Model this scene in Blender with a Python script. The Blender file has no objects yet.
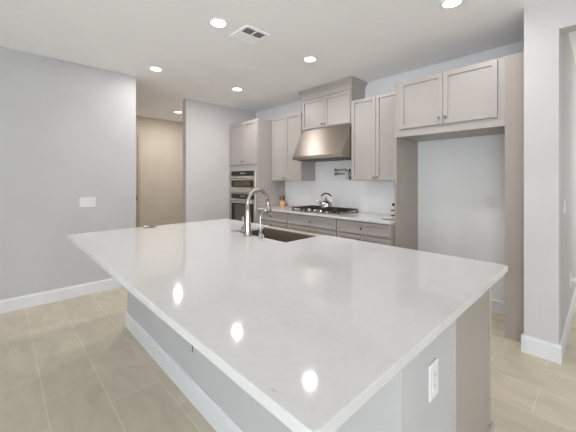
import bpy, bmesh, math
from mathutils import Vector, Matrix

scene = bpy.context.scene
COL = scene.collection
PI = math.pi

# ---------------------------------------------------------------- camera
cam_d = bpy.data.cameras.new('camera')
cam = bpy.data.objects.new('camera', cam_d)
COL.objects.link(cam)
cam.location = (0, 0, 1.365)
cam.rotation_euler = (PI / 2, 0, math.radians(46.403))
cam_d.sensor_fit = 'HORIZONTAL'
cam_d.sensor_width = 36
cam_d.lens = 302.64 / 576 * 36
cam_d.shift_y = -(216 - 180.63) / 576
cam_d.clip_start = 0.02
scene.camera = cam

# ---------------------------------------------------------------- light and exposure
scene.view_settings.view_transform = 'Standard'
scene.view_settings.look = 'None'
scene.view_settings.gamma = 1
scene.view_settings.use_curve_mapping = False
scene.view_settings.exposure = 0.60
scene.cycles.use_denoising = True
scene.cycles.diffuse_bounces = 6
scene.cycles.sample_clamp_indirect = 8

world = bpy.data.worlds.new('world')
scene.world = world
world.use_nodes = True
_bg = world.node_tree.nodes['Background']
_bg.inputs[0].default_value = (0.90, 0.95, 1.0, 1)
_bg.inputs[1].default_value = 1.9

CAN_W = 6.0          # each recessed can
CAN_C = (1.0, 0.955, 0.925)


def area_light(name, loc, rot, sx, sy, watts, col):
    d = bpy.data.lights.new(name, 'AREA')
    d.shape = 'RECTANGLE'
    d.size = sx
    d.size_y = sy
    d.energy = watts
    d.color = col
    o = bpy.data.objects.new(name, d)
    COL.objects.link(o)
    o.location = loc
    o.rotation_euler = rot
    return o


# daylight entering through the windows of the living area behind the camera
area_light('daylight_rear', (1.5, -4.36, 1.35), (PI / 2 + 0.42, 0, 0), 3.8, 2.1, 98, (0.86, 0.935, 1.0))
area_light('daylight_side', (4.05, -1.2, 1.35), (PI / 2 + 0.42, 0, PI / 2), 3.2, 2.1, 27, (0.89, 0.945, 1.0))
area_light('corridor_fill', (1.6, 6.0, 1.6), (PI / 2, 0, PI / 2), 1.0, 1.6, 30, (1.0, 0.96, 0.9))  # unseen fill lamp beside the corridor; no window opens there


# ---------------------------------------------------------------- materials
def new_mat(name):
    m = bpy.data.materials.new(name)
    m.use_nodes = True
    nt = m.node_tree
    b = nt.nodes['Principled BSDF']
    return m, nt, b


def srgb(r, g, b):
    f = lambda c: (c / 255 / 12.92) if c / 255 <= 0.04045 else ((c / 255 + 0.055) / 1.055) ** 2.4
    return (f(r), f(g), f(b), 1)


def mix_noise(nt, b, c1, c2, scale=8, detail=4, stretch=(1, 1, 1), lo=0.35, hi=0.65, bump=0.0, bump_scale=None):
    tc = nt.nodes.new('ShaderNodeTexCoord')
    mp = nt.nodes.new('ShaderNodeMapping')
    mp.inputs['Scale'].default_value = stretch
    nt.links.new(tc.outputs['Object'], mp.inputs[0])
    n = nt.nodes.new('ShaderNodeTexNoise')
    n.inputs['Scale'].default_value = scale
    n.inputs['Detail'].default_value = detail
    nt.links.new(mp.outputs[0], n.inputs['Vector'])
    r = nt.nodes.new('ShaderNodeValToRGB')
    r.color_ramp.elements[0].position = lo
    r.color_ramp.elements[1].position = hi
    r.color_ramp.elements[0].color = c1
    r.color_ramp.elements[1].color = c2
    nt.links.new(n.outputs[0], r.inputs[0])
    nt.links.new(r.outputs[0], b.inputs['Base Color'])
    if bump:
        n2 = n
        if bump_scale:
            n2 = nt.nodes.new('ShaderNodeTexNoise')
            n2.inputs['Scale'].default_value = bump_scale
            nt.links.new(mp.outputs[0], n2.inputs['Vector'])
        bp = nt.nodes.new('ShaderNodeBump')
        bp.inputs['Strength'].default_value = bump
        bp.inputs['Distance'].default_value = 0.002
        nt.links.new(n2.outputs[0], bp.inputs['Height'])
        nt.links.new(bp.outputs[0], b.inputs['Normal'])
    return mp


def paint(name, c, rough=0.6, var=4, bump=0.08, bs=180, spec=0.5):
    m, nt, b = new_mat(name)
    mix_noise(nt, b, srgb(*c), srgb(*[min(255, x + var) for x in c]), 2.5, 3, bump=bump, bump_scale=bs)
    b.inputs['Roughness'].default_value = rough
    b.inputs['Specular IOR Level'].default_value = spec
    return m


def metal(name, c, rough=0.28, stretch=(1, 1, 60), var=14, scale=6):
    m, nt, b = new_mat(name)
    mix_noise(nt, b, srgb(*c), srgb(*[min(255, x + var) for x in c]), scale, 3, stretch=stretch, bump=0.02)
    b.inputs['Metallic'].default_value = 1
    b.inputs['Roughness'].default_value = rough
    return m


def emit(name, c, s):
    m, nt, b = new_mat(name)
    b.inputs['Base Color'].default_value = srgb(*c)
    b.inputs['Emission Color'].default_value = srgb(*c)
    b.inputs['Emission Strength'].default_value = s
    return m


M = {}
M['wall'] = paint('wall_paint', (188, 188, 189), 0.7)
M['wall_lit'] = paint('wall_paint_lit', (201, 199, 199), 0.7)  # same house wall paint, stronger light on these walls put into its colour
M['wall_lit_back'] = paint('wall_paint_lit_back', (225, 226, 227), 0.7)  # wall paint with extra light in its colour, since less reaches the back
M['ceiling'] = paint('ceiling_paint', (250, 250, 252), 0.8, bs=90)
M['trim'] = paint('trim_paint', (219, 220, 223), 0.35, bump=0.0)
M['hall'] = paint('hall_paint', (203, 193, 179), 0.7)
M['door'] = paint('door_paint', (186, 174, 157), 0.4, bump=0.0)
M['cab'] = paint('cabinet_paint', (173, 167, 164), 0.38, var=3, bump=0.0)
M['cab_shaded'] = paint('cabinet_paint_shaded', (165, 156, 149), 0.38, var=3, bump=0.0)  # same cabinet paint, darkened to carry the shade on the panels
M['cab_in'] = paint('cabinet_shadow_gap', (120, 112, 106), 0.6, bump=0.0)
M['white_plastic'] = paint('white_plastic', (222, 222, 222), 0.35, bump=0.0)
M['slot'] = paint('dark_slot', (90, 90, 92), 0.6, bump=0.0)
M['black'] = paint('black_enamel', (22, 21, 21), 0.3, bump=0.0)
M['iron'] = paint('cast_iron', (26, 25, 25), 0.55, bump=0.2, bs=300)
M['black_glass'] = paint('black_glass', (20, 18, 17), 0.06, bump=0.0)
M['window_glass'] = paint('oven_window_glass', (92, 84, 72), 0.08, bump=0.0)
M['steel'] = metal('brushed_steel', (150, 142, 134), 0.44, (0.6, 60, 60))
_nt = M['steel'].node_tree
_tg = _nt.nodes.new('ShaderNodeCombineXYZ'); _tg.inputs[0].default_value = 1
_b = _nt.nodes['Principled BSDF']
_b.inputs['Anisotropic'].default_value = 0.8
_b.inputs['Anisotropic Rotation'].default_value = 0.25
_nt.links.new(_tg.outputs[0], _b.inputs['Tangent'])
M['appliance'] = metal('appliance_steel', (214, 206, 196), 0.4, (0.6, 60, 60))
M['steel_dark'] = metal('dark_steel', (128, 120, 112), 0.3, (1, 40, 40))
M['sink'] = metal('sink_steel', (138, 128, 116), 0.38, (1, 30, 30))
M['nickel'] = metal('satin_nickel', (190, 184, 176), 0.22, (1, 1, 1))
M['chrome'] = metal('polished_chrome', (205, 204, 203), 0.07, (1, 1, 1), 6)
M['knob'] = metal('knob_nickel', (176, 170, 162), 0.25, (1, 1, 1))
M['brass'] = metal('amber_band', (150, 110, 60), 0.3, (1, 1, 1))
M['wood'] = paint('crock_wood', (206, 160, 112), 0.5, var=22, bump=0.0)
M['redwood'] = paint('red_brown_utensil', (132, 62, 44), 0.45, var=20, bump=0.0)
M['darkwood'] = paint('dark_utensil', (52, 38, 34), 0.45, bump=0.0)
M['blueglaze'] = paint('blue_grey_utensil', (112, 132, 146), 0.4, bump=0.0)
M['pink'] = paint('pink_ceramic', (196, 160, 160), 0.3, bump=0.0)
M['caulk'] = paint('tile_grout', (206, 206, 204), 0.7, bump=0.0)
M['bottle'] = paint('pale_label', (226, 214, 196), 0.35, bump=0.0)
M['pane_cover'] = paint('lamp_cover', (190, 190, 188), 0.2, bump=0.0)
M['lens'] = emit('lamp_lens', (255, 246, 232), 9.0)
M['display'] = emit('panel_display', (110, 115, 118), 0.08)


def quartz():
    m, nt, b = new_mat('white_quartz')
    tc = nt.nodes.new('ShaderNodeTexCoord')
    n1 = nt.nodes.new('ShaderNodeTexNoise')
    n1.inputs['Scale'].default_value = 5
    n1.inputs['Detail'].default_value = 8
    n1.inputs['Roughness'].default_value = 0.65
    n1.inputs['Distortion'].default_value = 1.2
    n2 = nt.nodes.new('ShaderNodeTexNoise')
    n2.inputs['Scale'].default_value = 26
    n2.inputs['Detail'].default_value = 5
    n2.inputs['Distortion'].default_value = 2.0
    for n in (n1, n2):
        nt.links.new(tc.outputs['Object'], n.inputs['Vector'])
    r1 = nt.nodes.new('ShaderNodeValToRGB')      # broad faint veins
    e = r1.color_ramp.elements
    e[0].position = 0.475; e[0].color = (0, 0, 0, 1)
    e[1].position = 0.525; e[1].color = (0, 0, 0, 1)
    k = r1.color_ramp.elements.new(0.50); k.color = (1, 1, 1, 1)
    r2 = nt.nodes.new('ShaderNodeValToRGB')      # small flecks
    r2.color_ramp.elements[0].position = 0.66
    r2.color_ramp.elements[1].position = 0.74
    nt.links.new(n1.outputs[0], r1.inputs[0])
    nt.links.new(n2.outputs[0], r2.inputs[0])
    a = nt.nodes.new('ShaderNodeMath'); a.operation = 'MULTIPLY_ADD'
    a.inputs[1].default_value = 0.16
    nt.links.new(r1.outputs[0], a.inputs[0])
    q = nt.nodes.new('ShaderNodeMath'); q.operation = 'MULTIPLY'
    q.inputs[1].default_value = 0.6
    nt.links.new(r2.outputs[0], q.inputs[0])
    nt.links.new(q.outputs[0], a.inputs[2])
    mx = nt.nodes.new('ShaderNodeMix'); mx.data_type = 'RGBA'
    mx.inputs[6].default_value = srgb(213, 213, 214)
    mx.inputs[7].default_value = srgb(189, 188, 188)
    nt.links.new(a.outputs[0], mx.inputs[0])
    nt.links.new(mx.outputs[2], b.inputs['Base Color'])
    b.inputs['Roughness'].default_value = 0.06
    return m


M['quartz'] = quartz()


def tile_floor():
    m, nt, b = new_mat('beige_floor_tile')
    tc = nt.nodes.new('ShaderNodeTexCoord')
    mp = nt.nodes.new('ShaderNodeMapping')
    mp.inputs['Location'].default_value = (0.30, -0.2 + 0.295 * 20, 0)
    nt.links.new(tc.outputs['Object'], mp.inputs[0])
    br = nt.nodes.new('ShaderNodeTexBrick')
    br.offset = 0.5
    br.inputs['Scale'].default_value = 1
    br.inputs['Brick Width'].default_value = 0.6
    br.inputs['Row Height'].default_value = 0.295
    br.inputs['Mortar Size'].default_value = 0.0036
    br.inputs['Mortar Smooth'].default_value = 0.2
    br.inputs['Bias'].default_value = 0.0
    br.inputs['Color1'].default_value = srgb(202, 193, 174)
    br.inputs['Color2'].default_value = srgb(209, 200, 181)
    br.inputs['Mortar'].default_value = srgb(221, 212, 194)
    nt.links.new(mp.outputs[0], br.inputs['Vector'])
    n = nt.nodes.new('ShaderNodeTexNoise')
    n.inputs['Scale'].default_value = 5
    n.inputs['Detail'].default_value = 8
    n.inputs['Roughness'].default_value = 0.62
    n.inputs['Distortion'].default_value = 0.8
    mp2 = nt.nodes.new('ShaderNodeMapping')
    mp2.inputs['Scale'].default_value = (0.7, 1.6, 1)
    nt.links.new(tc.outputs['Object'], mp2.inputs[0])
    nt.links.new(mp2.outputs[0], n.inputs['Vector'])
    r = nt.nodes.new('ShaderNodeValToRGB')
    r.color_ramp.elements[0].position = 0.3; r.color_ramp.elements[0].color = (0.82, 0.82, 0.81, 1)
    r.color_ramp.elements[1].position = 0.7; r.color_ramp.elements[1].color = (1.08, 1.07, 1.05, 1)
    nt.links.new(n.outputs[0], r.inputs[0])
    mx = nt.nodes.new('ShaderNodeMix'); mx.data_type = 'RGBA'; mx.blend_type = 'MULTIPLY'
    mx.inputs[0].default_value = 0.8
    nt.links.new(br.outputs['Color'], mx.inputs[6])
    nt.links.new(r.outputs[0], mx.inputs[7])
    nt.links.new(mx.outputs[2], b.inputs['Base Color'])
    b.inputs['Roughness'].default_value = 0.42
    bp = nt.nodes.new('ShaderNodeBump')
    bp.inputs['Strength'].default_value = 0.25
    bp.inputs['Distance'].default_value = 0.002
    bp.invert = True
    nt.links.new(br.outputs['Fac'], bp.inputs['Height'])
    nt.links.new(bp.outputs[0], b.inputs['Normal'])
    return m


M['floor'] = tile_floor()


def splash():
    m, nt, b = new_mat('white_wall_tile')
    tc = nt.nodes.new('ShaderNodeTexCoord')
    sp = nt.nodes.new('ShaderNodeSeparateXYZ')
    cb = nt.nodes.new('ShaderNodeCombineXYZ')
    nt.links.new(tc.outputs['Object'], sp.inputs[0])
    nt.links.new(sp.outputs[0], cb.inputs[0])
    nt.links.new(sp.outputs[2], cb.inputs[1])
    br = nt.nodes.new('ShaderNodeTexBrick')
    br.inputs['Scale'].default_value = 1
    br.inputs['Brick Width'].default_value = 0.41
    br.inputs['Row Height'].default_value = 0.115
    br.inputs['Mortar Size'].default_value = 0.0022
    br.inputs['Color1'].default_value = srgb(249, 249, 250)
    br.inputs['Color2'].default_value = srgb(247, 247, 249)
    br.inputs['Mortar'].default_value = srgb(236, 236, 237)
    nt.links.new(cb.outputs[0], br.inputs['Vector'])
    nt.links.new(br.outputs['Color'], b.inputs['Base Color'])
    b.inputs['Roughness'].default_value = 0.12
    bp = nt.nodes.new('ShaderNodeBump')
    bp.inputs['Strength'].default_value = 0.3
    bp.inputs['Distance'].default_value = 0.002
    bp.invert = True
    nt.links.new(br.outputs['Fac'], bp.inputs['Height'])
    nt.links.new(bp.outputs[0], b.inputs['Normal'])
    return m


M['splash'] = splash()


def clear_glass():
    m, nt, b = new_mat('window_pane_glass')
    b.inputs['Base Color'].default_value = (1, 1, 1, 1)
    b.inputs['Transmission Weight'].default_value = 1
    b.inputs['Roughness'].default_value = 0.0
    b.inputs['IOR'].default_value = 1.1
    return m


M['pane'] = clear_glass()


# ---------------------------------------------------------------- mesh helpers
def NB():
    return bmesh.new()


def box(bm, x0, x1, y0, y1, z0, z1, bev=0.0, seg=1):
    r = bmesh.ops.create_cube(bm, size=1)
    vs = r['verts']
    for v in vs:
        v.co = Vector((x0 if v.co.x < 0 else x1, y0 if v.co.y < 0 else y1, z0 if v.co.z < 0 else z1))
    if bev:
        es = list({e for v in vs for e in v.link_edges})
        bmesh.ops.bevel(bm, geom=es, offset=bev, segments=seg, affect='EDGES', profile=0.7)
    return bm


def prism(bm, pts, lo, hi, axis='z', bev=0.0):
    """extrude a polygon; pts are (a, b) in the two other axes (x: y,z  y: x,z  z: x,y)"""
    def P(a, b, c):
        return {'x': (c, a, b), 'y': (a, c, b), 'z': (a, b, c)}[axis]
    n = len(pts)
    v0 = [bm.verts.new(P(a, b, lo)) for a, b in pts]
    v1 = [bm.verts.new(P(a, b, hi)) for a, b in pts]
    fs = [bm.faces.new(v0[::-1]), bm.faces.new(v1)]
    for i in range(n):
        fs.append(bm.faces.new((v0[i], v0[(i + 1) % n], v1[(i + 1) % n], v1[i])))
    bmesh.ops.recalc_face_normals(bm, faces=fs)
    if bev:
        es = list({e for f in fs for e in f.edges})
        bmesh.ops.bevel(bm, geom=es, offset=bev, segments=2, affect='EDGES', profile=0.7)
    return bm


def lathe(bm, prof, c, axis=(0, 0, 1), n=24, caps=True):
    """prof: list of (radius, height) along axis from point c"""
    ax = Vector(axis).normalized()
    q = Vector((0, 0, 1)).rotation_difference(ax)
    rings = []
    for r, h in prof:
        ring = []
        for i in range(n):
            a = 2 * PI * i / n
            ring.append(bm.verts.new(Vector(c) + q @ Vector((r * math.cos(a), r * math.sin(a), h))))
        rings.append(ring)
    for a, b in zip(rings, rings[1:]):
        for i in range(n):
            f = bm.faces.new((a[i], a[(i + 1) % n], b[(i + 1) % n], b[i]))
            f.smooth = True
    if caps:
        bm.faces.new(rings[0][::-1])
        bm.faces.new(rings[-1])
    return bm


def tube(bm, pts, rad, n=12, caps=True):
    pts = [Vector(p) for p in pts]
    rr = rad if isinstance(rad, (list, tuple)) else [rad] * len(pts)
    t0 = (pts[1] - pts[0]).normalized()
    up = Vector((0, 0, 1)) if abs(t0.z) < 0.9 else Vector((1, 0, 0))
    u = t0.cross(up).normalized()
    rings = []
    for i, p in enumerate(pts):
        if i == 0:
            t = t0
        elif i == len(pts) - 1:
            t = (pts[i] - pts[i - 1]).normalized()
        else:
            t = ((pts[i + 1] - pts[i]).normalized() + (pts[i] - pts[i - 1]).normalized()).normalized()
        u = (u - t * u.dot(t)).normalized()
        w = t.cross(u)
        rings.append([bm.verts.new(p + (u * math.cos(2 * PI * k / n) + w * math.sin(2 * PI * k / n)) * rr[i]) for k in range(n)])
    for a, b in zip(rings, rings[1:]):
        for i in range(n):
            f = bm.faces.new((a[i], a[(i + 1) % n], b[(i + 1) % n], b[i]))
            f.smooth = True
    if caps:
        bm.faces.new(rings[0][::-1])
        bm.faces.new(rings[-1])
    return bm


def spline(pts, k=6):
    """Catmull-Rom through the points"""
    P = [Vector(p) for p in pts]
    P = [2 * P[0] - P[1]] + P + [2 * P[-1] - P[-2]]
    out = []
    for i in range(1, len(P) - 2):
        for j in range(k):
            t = j / k
            a, b, c, d = P[i - 1], P[i], P[i + 1], P[i + 2]
            out.append(0.5 * (2 * b + (c - a) * t + (2 * a - 5 * b + 4 * c - d) * t * t + (3 * b - a - 3 * c + d) * t ** 3))
    out.append(P[-2])
    return out


def link(name, bm, mat, loc=(0, 0, 0), parent=None):
    """one mesh object; bm is in world space, loc is its origin (its thing's base)"""
    loc = Vector(loc)
    bmesh.ops.recalc_face_normals(bm, faces=bm.faces[:])
    bmesh.ops.translate(bm, verts=bm.verts[:], vec=-loc)
    me = bpy.data.meshes.new(name)
    bm.to_mesh(me)
    bm.free()
    me.materials.append(mat)
    o = bpy.data.objects.new(name, me)
    COL.objects.link(o)
    if parent:
        o.parent = parent
    else:
        o.location = loc
    return o


def wloc(o):
    v = Vector((0, 0, 0))
    while o:
        v += o.location
        o = o.parent
    return v


def part(parent, name, bm, mat, label=None, at=None):
    """part (or sub-part) of a thing; 'at' (world) gives it its own origin"""
    base = wloc(parent)
    o = link(name, bm, mat, at if at else base, parent)
    if at:
        o.location = Vector(at) - base
    if label:
        o['label'] = label
    return o


def tag(o, label, cat, group=None):
    o['label'] = label
    o['category'] = cat
    if group:
        o['group'] = group
    return o


def thing(name, label, cat, loc, group=None):
    o = bpy.data.objects.new(name, None)
    o.empty_display_size = 0.1
    COL.objects.link(o)
    o.location = loc
    return tag(o, label, cat, group)


def struct(name, bm, mat, loc=(0, 0, 0), parent=None):
    o = link(name, bm, mat, loc, parent)
    if not parent:
        o['kind'] = 'structure'
    return o


def B(*a, **k):
    return box(NB(), *a, **k)


# ---------------------------------------------------------------- room shell
CZ = 2.745
WL = -4.30          # left wall face
WP = -4.87          # wall beside the oven tower
WH = -6.90          # hall end wall
YB = 3.74           # kitchen back wall face
XR = 4.2            # right wall
YF = -4.5           # front (behind camera)
PX0, PX1, PY = -0.452, -0.243, 3.035   # white wall end to the right of the kitchen
YE = 7.0

struct('floor', B(WH - .1, XR + .1, YF - .1, YE + .1, -0.1, 0), M['floor'])
struct('ceiling', B(WH - .1, XR + .1, YF - .1, YE + .1, CZ, CZ + 0.12), M['ceiling'])
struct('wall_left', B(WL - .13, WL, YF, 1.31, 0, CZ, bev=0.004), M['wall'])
struct('wall_pantry', B(WP - .13, WP, 2.266, YB, 0, CZ, bev=0.004), M['wall_lit'])
struct('wall_hall', B(WH - .1, WH, -0.5, YB, 0, CZ), M['hall'])
struct('wall_hall_south', B(WH, WL - .13, -0.5, -0.4, 0, CZ), M['hall'])
struct('wall_back', B(WH, PX0, YB, YB + .12, 0, CZ), M['wall_lit_back'])
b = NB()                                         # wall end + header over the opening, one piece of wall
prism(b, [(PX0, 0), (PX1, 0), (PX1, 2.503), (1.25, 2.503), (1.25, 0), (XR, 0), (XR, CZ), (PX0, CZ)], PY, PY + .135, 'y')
struct('wall_right', b, M['wall_lit'])
struct('wall_corridor', B(PX0, PX1, PY + .135, YE, 0, CZ), M['wall'])
struct('wall_corridor_far', B(PX1, 1.37, YE, YE + .1, 0, CZ), M['wall'])
struct('wall_corridor_right', B(1.25, 1.37, PY + .135, 5.3, 0, CZ), M['wall'])
struct('wall_corridor_side', B(1.25, XR, 6.9, 7.0, 0, CZ), M['wall'])
struct('wall_side', prism(NB(), [(YF, 0), (YE, 0), (YE, CZ), (YF, CZ), (YF, 2.4), (0.4, 2.4), (0.4, 0.3), (-2.8, 0.3), (-2.8, 2.4), (YF, 2.4 - 1e-3)], XR, XR + .1, 'x'), M['wall'])
struct('wall_front', prism(NB(), [(WL - .13, 0), (XR, 0), (XR, CZ), (WL - .13, CZ), (WL - .13, 2.4), (3.4, 2.4), (3.4, 0.3), (-0.4, 0.3), (-0.4, 2.4 - 1e-3), (WL - .13, 2.4 - 1e-3)], YF - .1, YF, 'y'), M['wall'])


def window(n, axis, a0, a1, w):
    b = NB()
    fr = lambda p0, p1, z0, z1: box(b, p0, p1, w, w + .05, z0, z1) if axis == 'y' else box(b, w, w + .05, p0, p1, z0, z1)
    fr(a0, a1, 0.3, 0.36); fr(a0, a1, 2.34, 2.4)
    k = 3
    for i in range(k + 1):
        p = a0 + (a1 - a0 - .06) * i / k
        fr(p, p + .06, 0.36, 2.34)
    o = struct('window_%d' % n, b, M['trim'])
    g = B(a0, a1, w + .02, w + .028, 0.33, 2.37) if axis == 'y' else B(w + .02, w + .028, a0, a1, 0.33, 2.37)
    part(o, 'pane', g, M['pane'])


window(1, 'y', -0.4, 3.4, YF - .08)
window(2, 'x', -2.8, 0.4, XR + .03)


def baseboard(name, p0, p1, nrm, h=0.135, t=0.016):
    """profiled board along p0-p1 (world xy), standing out along nrm"""
    b = NB()
    prof = [(0, 0), (t, 0), (t, h - .022), (t * .75, h - .012), (t * .45, h - .006), (t * .4, h), (0, h)]
    v = []
    for p in (p0, p1):
        v.append([b.verts.new((p[0] + nrm[0] * d, p[1] + nrm[1] * d, z)) for d, z in prof])
    n = len(prof)
    for i in range(n):
        b.faces.new((v[0][i], v[0][(i + 1) % n], v[1][(i + 1) % n], v[1][i]))
    b.faces.new(v[0][::-1]); b.faces.new(v[1])
    return b


def bb(name, *a, **k):
    struct(name, baseboard(name, *a, **k), M['trim'])


bb('baseboard_left', (WL, YF), (WL, 1.31), (1, 0))
bb('baseboard_left_end', (WL - .13, 1.31), (WL + .016, 1.31), (0, 1))
bb('baseboard_pantry', (WP, 2.266), (WP, 3.1), (1, 0))
bb('baseboard_back', (-1.60, YB), (PX0 - .03, YB), (0, -1))
bb('baseboard_right', (PX0 - .016, PY), (PX1 + .016, PY), (0, -1))
bb('baseboard_right_return', (PX0, PY - .012), (PX0, PY + .12), (-1, 0))
bb('baseboard_corridor', (PX1, PY), (PX1, YE), (1, 0))
bb('baseboard_corridor_far', (PX1, YE), (1.37, YE), (0, -1))
bb('baseboard_hall', (WH, 2.19), (WH, YB), (1, 0))

# hall door and casing in the end wall of the hall
b = NB()
box(b, WH, WH + .02, 2.13, 2.185, 0, 2.41, bev=.004)
box(b, WH, WH + .02, 1.22, 1.315, 0, 2.41, bev=.004)
box(b, WH, WH + .02, 1.315, 2.13, 2.315, 2.41, bev=.004)
struct('trim_1', b, M['door'])
d = struct('door_1', B(WH, WH + .012, 1.32, 2.125, 0.01, 2.31), M['door'])
b = NB()
for y0, y1 in ((1.44, 1.68), (1.77, 2.01)):
    for z0, z1 in ((0.25, 0.9), (1.1, 2.15)):
        box(b, WH + .010, WH + .017, y0, y1, z0, z1, bev=.004)
part(d, 'door_panel', b, M['door'])
part(d, 'door_knob', lathe(NB(), [(.03, 0), (.03, .006), (.012, .012), (.012, .035), (.027, .045), (.03, .06), (.02, .075)], (WH + .012, 2.07, 0.99), (1, 0, 0)), M['darkwood'], 'dark bronze knob')

# tiled backsplash
struct('trim_2', B(-3.992, -1.622, YB - .009, YB, 0.914, 1.9), M['splash'])

# ---------------------------------------------------------------- cabinet kit
def shaker(x0, x1, z0, z1, yf, t=.02, stile=.058, dep=.014):
    """shaker front facing -y with its face at y=yf"""
    b = NB()
    box(b, x0, x1, yf, yf + t, z0, z1)
    b.faces.ensure_lookup_table()
    f = min(b.faces, key=lambda q: q.calc_center_median().y)
    s = min(stile, (z1 - z0) * .3)
    bmesh.ops.inset_region(b, faces=[f], thickness=s, depth=0)
    f = [q for q in b.faces if abs(q.calc_center_median().y - yf) < 1e-6 and abs(q.calc_center_median().x - (x0 + x1) / 2) < 1e-4 and abs(q.calc_center_median().z - (z0 + z1) / 2) < 1e-4][0]
    r = bmesh.ops.extrude_discrete_faces(b, faces=[f])
    g = r['faces'][0]
    for v in g.verts:
        v.co.y += dep
        v.co.x += .001 if v.co.x < (x0 + x1) / 2 else -.001
        v.co.z += .001 if v.co.z < (z0 + z1) / 2 else -.001
    bmesh.ops.remove_doubles(b, verts=b.verts[:], dist=1e-6)
    return b


def knob_bm(x, y, z):
    return lathe(NB(), [(.006, 0), (.006, .012), (.013, .017), (.0145, .024), (.011, .029)], (x, y, z), (0, -1, 0), 16)


def front(parent, kind, x0, x1, z0, z1, yf, knobs=(), gap=.0028):
    d = part(parent, kind, shaker(x0 + gap, x1 - gap, z0 + gap, z1 - gap, yf), M['cab'])
    for kx, kz in knobs:
        part(d, 'knob', knob_bm(kx, yf, kz), M['knob'], 'small satin nickel knob')
    return d


# --- oven tower
TX0, TX1, TY = WP + .003, -3.995, 3.115
t = thing('oven_tower_cabinet', 'tall taupe cabinet tower holding the built-in microwave and oven', 'cabinet', ((TX0 + TX1) / 2, 3.43, 0))
zt = 2.405
part(t, 'lower_carcass', B(TX0, TX1, TY, YB - .001, .1, .468), M['cab'])
part(t, 'toe_kick', B(TX0, TX1, TY + .06, YB - .001, 0, .1), M['cab'])
part(t, 'upper_carcass', B(TX0, TX1, TY, YB - .001, 1.575, zt), M['cab'])
part(t, 'side_panel', B(TX0, TX0 + .075, TY, YB - .001, .468, 1.575), M['cab'])
part(t, 'side_panel', B(TX1 - .05, TX1, TY, YB - .001, .468, 1.575), M['cab'])
part(t, 'shelf', B(TX0 + .075, TX1 - .05, TY, YB - .02, 1.135, 1.158), M['cab'])
part(t, 'face_rail', B(TX0 + .075, TX1 - .05, TY, TY + .02, 1.54, 1.575), M['cab'])
xm = (TX0 + .085 + TX1 - .01) / 2
front(t, 'door', TX0 + .085, xm, 1.645, zt - .02, TY - .02, [(xm - .03, 1.70)])
front(t, 'door', xm, TX1 - .01, 1.645, zt - .02, TY - .02, [(xm + .03, 1.70)])
front(t, 'drawer', TX0 + .085, TX1 - .01, .12, .455, TY - .02, [(xm, .40)])

# --- microwave and oven
ax0, ax1, ay = TX0 + .085, TX1 - .045, TY - .022


def appliance(name, label, cat, z0, z1, panel_h, strip_h):
    th = thing(name, label, cat, ((ax0 + ax1) / 2, TY + .2, z0))
    part(th, 'housing', B(ax0 + .01, ax1 - .01, TY - .002, TY + .5, z0, z1), M['steel_dark'])
    part(th, 'fascia', B(ax0, ax1, ay + .003, TY - .0025, z1 - panel_h - .002, z1 + .004, bev=.002), M['appliance'], 'stainless fascia')
    cp = part(th, 'control_panel', B(ax0 + .012, ax1 - .035, ay, TY - .002, z1 - panel_h, z1, bev=.003), M['black_glass'], 'black glass control panel')
    part(cp, 'display', B((ax0 + ax1) / 2 - .07, (ax0 + ax1) / 2 + .09, ay - .001, ay + .002, z1 - panel_h * .68, z1 - panel_h * .32), M['display'])
    zd = z1 - panel_h - .004
    dr = part(th, 'door', B(ax0, ax1, ay, TY - .002, z0 + strip_h, zd, bev=.004), M['appliance'], 'stainless steel door')
    part(dr, 'window', B(ax0 + .022, ax1 - .05, ay - .002, ay + .003, z0 + strip_h + .012, zd - .075), M['black_glass'], 'black glass window')
    part(dr, 'inner_window', B(ax0 + .14, ax1 - .14, ay - .003, ay + .001, z0 + strip_h + .03, zd - .095), M['window_glass'], 'see-through brownish window centre')
    h = NB()
    zh = zd - .04
    tube(h, [(ax0 + .04, ay - .045, zh), (ax1 - .04, ay - .045, zh)], .011)
    for x in (ax0 + .07, ax1 - .07):
        tube(h, [(x, ay, zh), (x, ay - .045, zh)], .008)
    part(dr, 'handle', h, M['nickel'], 'tubular steel handle')
    return th


mw = appliance('built_in_microwave', 'stainless built-in microwave in the cabinet tower, above the wall oven', 'microwave', 1.16, 1.535, .085, .075)
part(mw, 'emblem', lathe(NB(), [(.014, 0), (.014, .002)], ((ax0 + ax1) / 2, ay + .001, 1.197), (0, -1, 0), 20), M['steel_dark'], 'small round emblem')
part(mw, 'lower_trim', B(ax0, ax1, ay, TY - .002, 1.16, 1.232, bev=.003), M['appliance'])
appliance('wall_oven', 'stainless wall oven with black glass door under the microwave in the tower', 'oven', .475, 1.13, .085, .05)

# --- wall cabinets either side of the hood
UY = 3.42
UZ0, UZ1 = 1.365, 2.43


def wall_cab(label, x0, x1, xs, z0=UZ0, z1=UZ1, kn=True, cat='cabinet'):
    t = thing('wall_cabinet', label, cat, ((x0 + x1) / 2, (UY + YB) / 2, z0))
    part(t, 'carcass', B(x0, x1, UY, YB - .001, z0, z1), M['cab'])
    front(t, 'door', x0, xs, z0, z1, UY - .02, [(xs - .028, z0 + .045)])
    front(t, 'door', xs, x1, z0, z1, UY - .02, [(xs + .028, z0 + .045)])
    return t


wall_cab('taupe double-door wall cabinet between oven tower and range hood', -3.985, -3.272, -3.64)
wall_cab('taupe double-door wall cabinet right of the range hood, beside refrigerator recess', -2.345, -1.624, -1.983)

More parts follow.
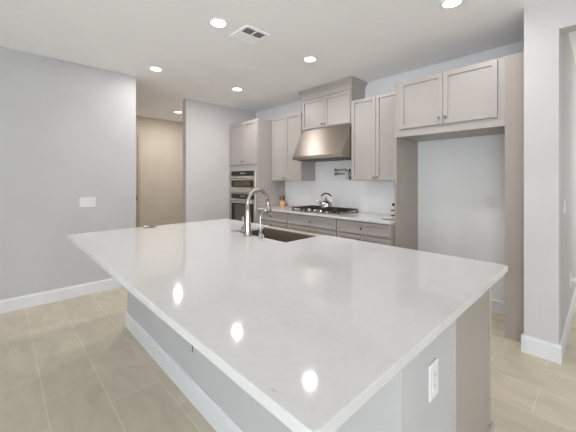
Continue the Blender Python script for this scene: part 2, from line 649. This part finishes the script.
# --- cabinet over the hood with crown
HX0, HX1 = -3.262, -2.352
t = thing('hood_cabinet', 'short taupe cabinet with crown moulding directly above range hood', 'cabinet', ((HX0 + HX1) / 2, 3.58, 2.135))
part(t, 'carcass', B(HX0, HX1, UY - .005, YB - .001, 2.135, 2.70), M['cab'])
hm = (HX0 + HX1) / 2
front(t, 'door', HX0 + .012, hm, 2.145, 2.585, UY - .025, [(hm - .028, 2.19)])
front(t, 'door', hm, HX1 - .012, 2.145, 2.585, UY - .025, [(hm + .028, 2.19)])
part(t, 'frieze', B(HX0 - .006, HX1 + .006, UY - .018, YB - .001, 2.592, 2.72, bev=.002), M['cab'])
b = NB()                                            # crown: profile mitred round three sides
prof = [(.004, 2.655), (.010, 2.662), (.012, 2.675), (.022, 2.69), (.035, 2.712), (.040, 2.72), (.045, 2.724), (.045, CZ - .001)]
rows = []
for d_, z in prof:
    x0, x1, y0 = HX0 - d_, HX1 + d_, UY - .012 - d_
    rows.append([b.verts.new(p) for p in ((x0, YB - .001, z), (x0, y0, z), (x1, y0, z), (x1, YB - .001, z))])
for r0, r1 in zip(rows, rows[1:]):
    for i in range(3):
        b.faces.new((r0[i], r0[i + 1], r1[i + 1], r1[i]))
b.faces.new(rows[-1]); b.faces.new(rows[0][::-1])
for i in (0, 3):
    pass
part(t, 'crown_moulding', b, M['cab'])

# --- range hood
t = thing('range_hood', 'stainless steel canopy range hood with sloped front above the cooktop', 'range hood', (hm, 3.5, 1.675))
hx0, hx1 = HX0 + .01, HX1 - .002
y0, yt = 3.195, UY - .01
b = NB()
prism(b, [(y0, 1.675), (y0, 1.72), (yt, 2.132), (YB - .01, 2.132), (YB - .01, 1.675)], hx0, hx1, 'x', bev=.003)
part(t, 'canopy', b, M['steel'])
part(t, 'front_lip', B(hx0 - .003, hx1 + .003, y0 - .006, y0 + .01, 1.672, 1.722, bev=.002), M['steel'])
part(t, 'grease_filter', B(hx0 + .05, hx1 - .05, y0 + .05, YB - .08, 1.663, 1.674), M['slot'], 'dark mesh filter')
for lx in (hx0 + .2, hx1 - .2):
    part(t, 'hood_lamp', lathe(NB(), [(.03, 0), (.03, -.014)], (lx, YB - .06 - .12, 1.674), (0, 0, 1), 16), M['pane_cover'], 'round hood lamp cover')
b = NB()
q = Vector((0, -(2.132 - 1.72), yt - y0)).normalized()
q = Vector((0, -.886, .464))
lathe(b, [(.017, 0), (.017, .004), (.012, .006)], (hm - .02, y0 + .042, 1.797), q, 20)
part(t, 'emblem', b, M['steel_dark'], 'small round dark emblem')

# --- base cabinets
CY = 3.135
bx = [(-3.993, -3.29), (-3.29, -2.376), (-2.376, -1.624)]
names = ['taupe drawer base cabinet at the left, beside the oven tower',
         'wide taupe drawer base cabinet under the gas cooktop',
         'taupe base cabinet with single top drawer next to refrigerator recess']
for i, (x0, x1) in enumerate(bx):
    t = thing('base_cabinet', names[i], 'cabinet', ((x0 + x1) / 2, 3.44, 0))
    b = NB()
    box(b, x0 + .001, x1 - .001, CY, YB - .001, .1, .882)
    box(b, x0 + .001, x1 - .001, CY + .07, YB - .001, 0, .1)
    part(t, 'carcass', b, M['cab'])
    xm = (x0 + x1) / 2
    a0, a1 = x0 + .006, x1 - .006
    front(t, 'drawer', a0, a1, .725, .868, CY - .02, [(xm, .795)])
    if i < 2:
        front(t, 'drawer', a0, a1, .425, .715, CY - .02, [(xm, .66)])
        front(t, 'drawer', a0, a1, .115, .415, CY - .02, [(xm, .36)])
    else:
        front(t, 'door', a0, xm, .115, .715, CY - .02, [(xm - .03, .66)])
        front(t, 'door', xm, a1, .115, .715, CY - .02, [(xm + .03, .66)])

o = link('countertop', box(NB(), -3.992, -1.623, 3.098, YB - .010, .884, .914, bev=.003, seg=2), M['quartz'], (-2.82, 3.42, .884))
tag(o, 'white quartz countertop along the back wall under the cooktop', 'countertop')

# --- refrigerator surround
FX0, FX1, FY = -1.620, PX0 - .002, 3.18
t = thing('refrigerator_surround', 'tall taupe refrigerator surround with two overhead doors and empty recess', 'cabinet', ((FX0 + FX1) / 2, 3.46, 0))
part(t, 'side_panel', B(FX0, FX0 + .02, FY, YB - .001, 0, 2.445, bev=.001), M['cab_shaded'])
b = NB()
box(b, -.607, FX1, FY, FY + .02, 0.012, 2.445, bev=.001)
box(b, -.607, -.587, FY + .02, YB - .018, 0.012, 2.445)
part(t, 'side_panel', b, M['cab_shaded'])
part(t, 'shoe_moulding', B(-.611, FX1, FY - .008, FY + .015, 0, .014, bev=.002), M['cab'])
part(t, 'overhead_box', B(FX0 + .02, -.607, FY + .002, YB - .001, 1.845, 2.442), M['cab'])
part(t, 'header_rail', B(FX0 + .001, -.6065, FY - .001, FY + .02, 1.842, 1.92, bev=.001), M['cab'])
front(t, 'door', -1.556, -1.107, 1.923, 2.432, FY - .022, [(-1.137, 1.985)])
front(t, 'door', -1.107, -.655, 1.923, 2.432, FY - .022, [(-1.077, 1.985)])

# ---------------------------------------------------------------- island
IX0, IX1, IY0, IY1 = -3.105, -0.357, 0.405, 1.960
SX0, SX1, SY0 = -2.345, -1.615, 1.515
KX0, KX1, KY = -3.10, -0.42, 0.868
EY = 1.343
t = thing('kitchen_island', 'kitchen island base with white painted knee wall and taupe end panel', 'kitchen island', (-1.75, 1.35, 0))
b = NB()
box(b, KX0, KX1, KY, KY + .12, 0, .882)
box(b, KX1 - .12, KX1, KY + .12, EY, 0, .882)
part(t, 'knee_wall', b, M['wall'], 'white painted knee wall')
b = baseboard('', (KX0 - .016, KY), (KX1 + .016, KY), (0, -1))
part(t, 'baseboard', b, M['trim'], 'white baseboard')
part(t, 'baseboard', baseboard('', (KX1, KY - .016), (KX1, EY), (1, 0)), M['trim'], 'white baseboard')
b = NB()
cf = 1.855
box(b, KX0, SX0 - .02, KY + .12, cf, .1, .882)
box(b, SX0 - .02, SX1 + .02, KY + .12, 1.50, .1, .882)
box(b, SX0 - .02, SX1 + .02, 1.50, cf, .1, .64)
box(b, SX1 + .02, KX1 - .03, EY, cf, .1, .882)
box(b, SX1 + .02, KX1 - .12, KY + .12, EY, .1, .882)
box(b, KX0 + .02, KX1 - .02, KY + .13, cf - .06, 0, .1)
part(t, 'cabinet_box', b, M['cab'])
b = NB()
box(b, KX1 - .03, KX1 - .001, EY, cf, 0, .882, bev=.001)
part(t, 'end_panel', b, M['cab_shaded'], 'taupe end panel')
part(t, 'edge_stile', B(KX1 - .05, KX1 + .001, cf + .005, cf + .026, .09, .878, bev=.001), M['cab'])
b = NB()
box(b, KX1 - .03, KX1 + .012, cf - .05, cf + .05, 0, .085, bev=.004)
part(t, 'foot_block', b, M['cab'])
x = KX0
edges = [KX0, -2.72, -2.31]
for x0, x1 in zip(edges, edges[1:]):
    front_y = cf
for (x0, x1) in ((-3.095, -2.70), (-2.70, -2.372), (-1.59, -1.02), (-1.02, -.455)):
    bm = shaker(x0 + .002, x1 - .002, .115, .868, 0)
    for v in bm.verts:
        v.co.y = cf + .001 + (.02 - v.co.y)
    d = part(t, 'door', bm, M['cab'])
    part(d, 'knob', lathe(NB(), [(.006, 0), (.006, .012), (.013, .017), (.0145, .024), (.011, .029)], (x1 - .04, cf + .021, .80), (0, 1, 0), 16), M['knob'])

b = NB()
R = .014
cor = []
for (cx_, cy_, a0) in ((IX0 + R, IY0 + R, PI), (IX1 - R, IY0 + R, 1.5 * PI), (IX1 - R, IY1 - R, 0)):
    for k in range(5):
        a = a0 + k * PI / 8
        cor.append((cx_ + R * math.cos(a), cy_ + R * math.sin(a)))
cor += [(SX1, IY1), (SX1, SY0), (SX0, SY0), (SX0, IY1)]
for k in range(5):
    a = PI / 2 + k * PI / 8
    cor.append((IX0 + R + R * math.cos(a), IY1 - R + R * math.sin(a)))
prism(b, cor, .884, .914, 'z')
bmesh.ops.recalc_face_normals(b, faces=b.faces[:])
top_e = [e for e in b.edges if all(abs(v.co.z - .914) < 1e-6 for v in e.verts) or all(abs(v.co.z - .884) < 1e-6 for v in e.verts)]
bmesh.ops.bevel(b, geom=top_e, offset=.003, segments=2, affect='EDGES', profile=.6)
o = link('island_countertop', b, M['quartz'], (-1.74, 1.18, .884))
tag(o, 'large white quartz slab with faint grey veining topping the island', 'countertop')

# --- farmhouse sink
t = thing('farmhouse_sink', 'dark stainless steel apron-front sink set into the island', 'sink', ((SX0 + SX1) / 2, 1.75, .645))
b = NB()
ox0, ox1, oy0, oy1, zb, zr = SX0 - .012, SX1 + .012, SY0 - .010, IY1 - .012, .645, .882
wt = .012
box(b, ox0, ox1, oy0, oy1, zb, zb + wt)
box(b, ox0, ox0 + wt, oy0, oy1, zb + wt, zr)
box(b, ox1 - wt, ox1, oy0, oy1, zb + wt, zr)
box(b, ox0 + wt, ox1 - wt, oy0, oy0 + wt, zb + wt, zr)
part(t, 'basin', b, M['sink'])
part(t, 'apron_front', B(SX0 + .002, SX1 - .002, oy1 - .05, IY1 + .012, zb, .908, bev=.006, seg=2), M['appliance'])
part(t, 'drain', lathe(NB(), [(.045, 0), (.045, .004), (.03, .005), (.028, .002)], ((SX0 + SX1) / 2, 1.74, zb + wt), (0, 0, 1), 24), M['chrome'], 'round chrome drain')

# --- faucet
Z0 = .914
fx, fy = -2.01, 1.462
t = thing('kitchen_faucet', 'tall gooseneck pull-down faucet in brushed nickel at island sink', 'faucet', (fx, fy, Z0))
b = lathe(NB(), [(.034, 0), (.034, .006), (.030, .010), (.028, .05), (.0245, .12), (.019, .20), (.0165, .26)], (fx, fy, Z0), n=24)
part(t, 'body', b, M['nickel'])
arc = []
c = .105
for k in range(0, 15):
    a = PI - k * PI * .94 / 14
    arc.append((fx, fy + c + c * math.cos(a), 1.172 + c * 1.08 * math.sin(a)))
pts = [(fx, fy, 1.15)] + arc
part(t, 'spout', tube(NB(), pts, .0155, 16), M['nickel'])
e0 = Vector(arc[-1])
d_ = (Vector(arc[-1]) - Vector(arc[-2])).normalized()
d_ = Vector((0, .22, -1)).normalized()
b = tube(NB(), [e0 - d_ * .005, e0 + d_ * .03, e0 + d_ * .06, e0 + d_ * .10, e0 + d_ * .105], [.0160, .0168, .019, .0215, .018], 16)
part(t, 'spray_head', b, M['nickel'])
b = NB()
tube(b, [(fx - .02, fy, Z0 + .055), (fx - .072, fy + .005, Z0 + .056)], [.018, .016], 14)
part(t, 'valve', b, M['nickel'])
part(t, 'lever', tube(NB(), [(fx - .066, fy + .004, Z0 + .04), (fx - .072, fy + .006, Z0 + .10), (fx - .078, fy + .006, Z0 + .15)], [.0135, .011, .009], 12), M['nickel'])

# --- slim filtered-water tap
wx, wy = -1.845, 1.462
t = thing('water_tap', 'slim small chrome filtered-water tap right of the gooseneck faucet', 'faucet', (wx, wy, Z0))
part(t, 'base', lathe(NB(), [(.021, 0), (.021, .005), (.014, .009), (.013, .045), (.008, .052)], (wx, wy, Z0), n=20), M['chrome'])
part(t, 'spout', tube(NB(), spline([(wx, wy, Z0 + .04), (wx, wy, Z0 + .12), (wx, wy + .002, Z0 + .17), (wx, wy + .022, Z0 + .203), (wx, wy + .06, Z0 + .212), (wx, wy + .09, Z0 + .20), (wx, wy + .10, Z0 + .185)]), .0058, 12), M['chrome'])
b = NB()
tube(b, [(wx, wy, Z0 + .035), (wx + .03, wy - .005, Z0 + .04), (wx + .05, wy - .008, Z0 + .022)], [.007, .007, .006], 10)
part(t, 'lever', b, M['chrome'])
part(t, 'lever', tube(NB(), [(wx, wy, Z0 + .035), (wx + .012, wy - .012, Z0 + .06), (wx + .03, wy - .014, Z0 + .068)], [.006, .006, .005], 10), M['chrome'])

# --- small counter fittings
b = lathe(NB(), [(.022, 0), (.022, .006), (.018, .009), (.012, .0095), (.012, .013), (.009, .015)], (-2.245, 1.465, Z0), n=20)
o = link('air_switch', b, M['nickel'], (-2.245, 1.465, Z0))
tag(o, 'low round metal push button left of the gooseneck faucet on island', 'button')

t = thing('trinket_dish', 'small silver dish with dark bits at far left edge of island', 'dish', (-3.04, 1.05, Z0))
b = lathe(NB(), [(.03, 0), (.036, .003), (.05, .014), (.048, .015), (.034, .006), (.001, .005)], (-3.04, 1.05, Z0), n=24, caps=False)
for v in b.verts:
    v.co.y = 1.05 + (v.co.y - 1.05) * 1.35
    v.co.x = -3.04 + (v.co.x + 3.04) * .8
part(t, 'bowl', b, M['nickel'])
for yy in (1.03, 1.075):
    part(t, 'cufflink', lathe(NB(), [(.009, 0), (.012, .004), (.009, .009)], (-3.04, yy, Z0 + .006), n=12), M['slot'])

# ---------------------------------------------------------------- cooktop and kettle
GX0, GX1, GY0, GY1 = -3.275, -2.40, 3.185, 3.665
t = thing('gas_cooktop', 'black and stainless gas cooktop with cast-iron grates under the hood', 'cooktop', (-2.84, 3.42, Z0))
part(t, 'tray', B(GX0, GX1, GY0, GY1, Z0, Z0 + .010, bev=.003), M['steel'])
gw = (GX1 - GX0) / 3
for i in range(3):
    b = NB()
    a0, a1 = GX0 + gw * i + .008, GX0 + gw * (i + 1) - .008
    y0g, y1g = GY0 + (.13 if i == 1 else .02), GY1 - .015
    zg = Z0 + .040
    for x in (a0, a1 - .014, (a0 + a1) / 2 - .007):
        box(b, x, x + .014, y0g, y1g, zg, zg + .014, bev=.002)
    ny = 4
    for k in range(ny):
        y = y0g + (y1g - y0g - .014) * k / (ny - 1)
        box(b, a0, a1, y, y + .014, zg, zg + .014, bev=.002)
    for x in (a0, a1 - .014):
        for y in (y0g, y1g - .014):
            box(b, x, x + .014, y, y + .014, Z0 + .010, zg + .002)
    part(t, 'grate', b, M['iron'], 'black cast-iron grate')
for (x, y, r) in ((GX0 + .15, 3.29, .04), (GX0 + .15, 3.53, .034), (-2.84, 3.48, .052), (GX1 - .15, 3.29, .034), (GX1 - .15, 3.53, .04)):
    part(t, 'burner', lathe(NB(), [(r * 1.15, 0), (r * 1.15, .008), (r, .010), (r, .02), (r * .9, .024)], (x, y, Z0 + .009), n=24), M['black'], 'black burner cap')
for k in range(5):
    x = -3.06 + .11 * k
    part(t, 'control_knob', lathe(NB(), [(.023, 0), (.023, .006), (.018, .010), (.0165, .034), (.013, .037)], (x, 3.235, Z0 + .010), n=20), M['nickel'], 'round metal control knob')

kx, ky, kz = -2.775, 3.40, Z0 + .054
t = thing('tea_kettle', 'shiny chrome whistling kettle with black arched handle on the cooktop', 'kettle', (kx, ky, kz))
part(t, 'body', lathe(NB(), [(.060, 0), (.074, .004), (.080, .02), (.079, .045), (.070, .075), (.052, .097), (.034, .107), (.030, .109)], (kx, ky, kz), n=32), M['chrome'])
ld = part(t, 'lid', lathe(NB(), [(.034, 0), (.033, .006), (.022, .013), (.006, .016)], (kx, ky, kz + .106), n=24), M['chrome'])
part(ld, 'knob', lathe(NB(), [(.006, 0), (.006, .008), (.012, .013), (.012, .022), (.006, .026)], (kx, ky, kz + .121), n=16), M['black'], 'black lid knob')
u = Vector((math.cos(.8), math.sin(.8), 0))
K = Vector((kx, ky, kz))
t.scale = (1.2, 1.2, 1.0)
hp = [(-.066, .080), (-.070, .125), (-.058, .175), (-.03, .205), (0, .212), (.03, .205), (.058, .175), (.070, .125), (.066, .080)]
part(t, 'handle_frame', tube(NB(), spline([K + u * a + Vector((0, 0, h)) for a, h in hp], 4), .0045, 8), M['chrome'])
part(t, 'handle_grip', tube(NB(), spline([K + u * a + Vector((0, 0, h)) for a, h in hp[2:7]], 6), .0105, 10), M['black'], 'black grip')
part(t, 'spout', tube(NB(), [K + u * -.055 + Vector((0, 0, .055)), K + u * -.085 + Vector((0, 0, .085)), K + u * -.105 + Vector((0, 0, .115))], [.022, .016, .012], 14), M['chrome'])

# ---------------------------------------------------------------- small counter things
cx_, cy_ = -3.915, 3.60
t = thing('utensil_crock', 'tan wooden utensil crock standing in the corner by the oven tower', 'utensil holder', (cx_, cy_, Z0))
part(t, 'crock', lathe(NB(), [(.050, 0), (.052, .004), (.054, .10), (.048, .10), (.046, .012), (.001, .010)], (cx_, cy_, Z0), n=28, caps=False), M['wood'])
ut = [('spoon', 'redwood', -.026, -.010, .150, .022, 'red-brown wooden spoon in the tan crock, at the left'),
      ('spatula', 'darkwood', .022, -.010, .158, .022, 'dark brown spatula in the tan crock, at the right'),
      ('ladle', 'blueglaze', .000, .026, .185, .020, 'blue-grey ladle in the tan crock, tallest at the back')]
for nm, mt, dx, dy, h, r, lb in ut:
    b = NB()
    p0 = Vector((cx_ + dx * .3, cy_ + dy * .3, Z0 + .014))
    p1 = Vector((cx_ + dx * 1.5, cy_ + dy * 1.5, Z0 + h - r * 1.2))
    p2 = p1 + (p1 - p0).normalized() * r * 2.0
    tube(b, [p0, p1, p1.lerp(p2, .25), p1.lerp(p2, .55), p1.lerp(p2, .85), p2], [.0055, .0065, r * .7, r, r * .75, r * .25], 12)
    o = link(nm, b, M[mt], p0)
    tag(o, lb, 'ladle' if nm == 'ladle' else nm, 'utensils in the crock')

px_, py_ = -3.40, 3.30
t = thing('pink_dish', 'tiny pink footed dish on the counter left of the cooktop', 'dish', (px_, py_, Z0))
part(t, 'foot', lathe(NB(), [(.026, 0), (.022, .006), (.010, .012), (.010, .03)], (px_, py_, Z0), n=20), M['white_plastic'], 'white foot')
part(t, 'bowl', lathe(NB(), [(.010, .028), (.034, .036), (.058, .056), (.055, .058), (.030, .042), (.001, .036)], (px_, py_, Z0), n=24, caps=False), M['pink'], 'pink bowl')

bx_, by_ = -1.80, 3.50
t = thing('condiment_bottle', 'small pale bottle with black cap beside the refrigerator surround panel', 'bottle', (bx_, by_, Z0))
part(t, 'body', lathe(NB(), [(.026, 0), (.028, .004), (.028, .10), (.022, .115), (.011, .126), (.011, .142)], (bx_, by_, Z0), n=20), M['bottle'])
part(t, 'band', lathe(NB(), [(.0285, .018), (.0287, .02), (.0287, .034), (.0285, .036)], (bx_, by_, Z0), n=20), M['darkwood'], 'dark lower band')
part(t, 'band', lathe(NB(), [(.0285, .080), (.0287, .082), (.0287, .094), (.0285, .096)], (bx_, by_, Z0), n=20), M['darkwood'], 'dark upper band')
part(t, 'cap', lathe(NB(), [(.014, .140), (.015, .143), (.015, .170), (.012, .173)], (bx_, by_, Z0), n=20), M['black'], 'black cap')

b = box(NB(), -1.81, -1.64, 3.235, 3.265, Z0, Z0 + .008, bev=.003)
o = link('counter_tray', b, M['slot'], (-1.72, 3.25, Z0))
tag(o, 'flat dark slim tray at right end of back countertop', 'tray')

# --- pot filler
pz = 1.50
yw = YB - .009
t = thing('pot_filler', 'double-jointed nickel pot filler tap on the backsplash above the cooktop', 'faucet', (-2.565, yw, 1.40))
xj, xe = -2.565, -2.785
part(t, 'wall_flange', lathe(NB(), [(.032, 0), (.032, .006), (.018, .012), (.016, .05)], (xj, yw, 1.402), (0, -1, 0), 24), M['knob'])
b = NB()
tube(b, [(xj, yw - .05, 1.39), (xj, yw - .05, pz + .032)], .014, 14)
part(t, 'riser', b, M['knob'])
part(t, 'lower_arm', tube(NB(), [(xj, yw - .05, pz - .035), (xe, yw - .10, pz - .035)], .0095, 12), M['knob'])
b = NB()
tube(b, [(xe, yw - .10, pz - .055), (xe, yw - .10, pz + .045)], .015, 14)
part(t, 'elbow_joint', b, M['knob'])
part(t, 'upper_arm', tube(NB(), [(xe, yw - .10, pz + .022), (xj - .01, yw - .16, pz + .022)], .0095, 12), M['knob'])
part(t, 'outlet', tube(NB(), spline([(xj - .01, yw - .16, pz + .022), (xj + .02, yw - .163, pz + .018), (xj + .034, yw - .165, pz - .005), (xj + .034, yw - .165, pz - .12)]), .0105, 12), M['knob'])
part(t, 'lever', tube(NB(), [(xj, yw - .05, 1.402), (xj + .01, yw - .085, 1.398), (xj + .045, yw - .095, 1.37)], [.009, .008, .006], 10), M['knob'])

# ---------------------------------------------------------------- switches and outlets
def plate(name, label, cat, c, nrm, w, h, devices):
    """nrm '+x', '-y'; devices: list of (offset across, kind)"""
    ux = {'+x': Vector((0, 1, 0)), '-y': Vector((1, 0, 0))}[nrm]
    un = {'+x': Vector((1, 0, 0)), '-y': Vector((0, -1, 0))}[nrm]
    c = Vector(c)
    th = thing(name, label, cat, c)

    def slab(a0, a1, z0, z1, d0, d1, bev=.0015):
        p = c + ux * a0 + un * d0
        q_ = c + ux * a1 + un * d1
        return B(min(p.x, q_.x), max(p.x, q_.x), min(p.y, q_.y), max(p.y, q_.y), c.z + z0, c.z + z1, bev=bev)
    part(th, 'cover_plate', slab(-w / 2, w / 2, -h / 2, h / 2, 0, .007, .003), M['white_plastic'])
    for off, kind in devices:
        if kind == 'rocker':
            part(th, 'rocker', slab(off - .017, off + .017, -.034, .034, .005, .010), M['white_plastic'])
        else:
            r = part(th, 'receptacle', slab(off - .017, off + .017, -.034, .034, .005, .009), M['white_plastic'])
            for zz in (-.019, .019):
                for dx in (-.0055, .0055):
                    part(r, 'slot', slab(off + dx - .001, off + dx + .001, zz - .004, zz + .004, .0085, .0094, 0), M['slot'])
    return th


plate('light_switch', 'white three-gang light switch plate on the left wall', 'light switch', (WL, .765, 1.105), '+x', .165, .118, [(-.046, 'rocker'), (0, 'rocker'), (.046, 'rocker')])
plate('wall_outlet', 'white outlet on white end of the island', 'outlet', (KX1, 1.10, .668), '+x', .078, .125, [(0, 'outlet')])
plate('wall_outlet', 'white outlet on the wall inside the empty refrigerator recess', 'outlet', (-.845, YB, 1.145), '-y', .078, .125, [(0, 'outlet')])
plate('light_switch', 'white switch plate on corridor wall just past the white wall end', 'light switch', (PX1, 3.42, 1.15), '+x', .075, .118, [(0, 'rocker')])
o = plate('wall_outlet', 'low corridor wall outlet with a pale plug and cord at right edge', 'outlet', (PX1, 4.03, .40), '+x', .09, .125, [(0, 'outlet')])
b = NB()
box(b, PX1 + .009, PX1 + .045, 4.01, 4.045, .385, .42, bev=.004)
o2 = link('power_plug', b, M['white_plastic'], (PX1 + .009, 4.03, .385))
tag(o2, 'pale power plug in the low corridor outlet at right edge', 'plug')
part(o2, 'cord', tube(NB(), spline([(PX1 + .045, 4.03, .40), (PX1 + .075, 4.05, .385), (PX1 + .06, 4.12, .34), (PX1 + .035, 4.2, .30)]), .004, 8), M['knob'])
# narrow outlet slot plate on the long face of the knee wall, under the overhang
o = link('junction_slot', box(NB(), -1.773, -1.767, KY - .004, KY, .30, .355, bev=.001), M['slot'], (-1.77, KY, .30))
tag(o, 'tiny dark slot low on the long white knee wall under island overhang', 'slot')

# ---------------------------------------------------------------- ceiling fittings
def can_light(x, y, label, k=1.0):
    t = thing('recessed_light', label, 'ceiling light', (x, y, CZ), 'recessed ceiling lights')
    part(t, 'trim_ring', lathe(NB(), [(.088, 0), (.088, -.002), (.083, -.004), (.064, -.004), (.062, -.003)], (x, y, CZ), n=32, caps=False), M['ceiling'], 'white trim ring')
    part(t, 'lens', lathe(NB(), [(.063, -.001), (.063, -.0035)], (x, y, CZ), n=32), M['lens'], 'glowing lens')
    d = bpy.data.lights.new('lamp_glow', 'AREA')
    d.shape = 'DISK'
    d.size = .122
    d.energy = CAN_W * k
    d.color = CAN_C
    o = bpy.data.objects.new('lamp_glow', d)
    COL.objects.link(o)
    o.parent = t
    o.location = (0, 0, -.006)


can_light(-2.338, 1.386, 'recessed ceiling light right beside the air vent')
can_light(-0.822, 2.537, 'recessed ceiling light above the refrigerator surround, at top right', 0.62)
can_light(-2.320, 2.552, 'recessed ceiling light in front of the cabinet with crown moulding', 1.15)
can_light(-3.833, 2.593, 'recessed ceiling light in front of the oven tower', 1.3)
can_light(-3.833, 1.398, 'recessed ceiling light near the corner of left wall and hall opening', 0.72)
can_light(-5.932, 2.598, 'recessed ceiling light farthest back, inside the hall', 2.2)

vx0, vx1, vy0, vy1 = -2.466, -2.184, 1.579, 1.851
t = thing('air_vent', 'square white ceiling air vent with two dark louvred openings', 'vent', ((vx0 + vx1) / 2, (vy0 + vy1) / 2, CZ))
b = NB()
w_ = .03
za, zb_ = CZ - .010, CZ
box(b, vx0, vx1, vy0, vy0 + w_, za, zb_, bev=.003)
box(b, vx0, vx1, vy1 - w_, vy1, za, zb_, bev=.003)
box(b, vx0, vx0 + w_, vy0 + w_, vy1 - w_, za, zb_, bev=.003)
box(b, vx1 - w_, vx1, vy0 + w_, vy1 - w_, za, zb_, bev=.003)
vm = (vx0 + vx1) / 2
wm = (vy0 + vy1) / 2
box(b, vm - .006, vm + .006, vy0 + w_, vy1 - w_, za, zb_, bev=.002)
box(b, vx0 + w_, vx1 - w_, wm - .006, wm + .006, za, zb_, bev=.002)
part(t, 'frame', b, M['ceiling'])
part(t, 'duct_backing', B(vx0 + w_ * .6, vx1 - w_ * .6, vy0 + w_ * .6, vy1 - w_ * .6, CZ - .002, CZ - .0005), M['slot'], 'dark sheet standing in for duct shade')  # flat dark sheet painted as the shade inside the duct
for i in range(2):
    for j in range(2):
        x0 = (vx0 + w_) if i == 0 else vm + .006
        x1 = vm - .006 if i == 0 else vx1 - w_
        y0 = (vy0 + w_) if j == 0 else wm + .006
        y1 = wm - .006 if j == 0 else vy1 - w_
        b = NB()
        n = 7
        s = .006 if i == 0 else -.006
        for k in range(n):
            x = x0 + (x1 - x0) * (k + .5) / n
            prism(b, [(x - s, CZ - .0085), (x - s + .002, CZ - .0085), (x + s + .002, CZ - .002), (x + s, CZ - .002)], y0, y1, 'y')
        part(t, 'louvre', b, M['ceiling'])
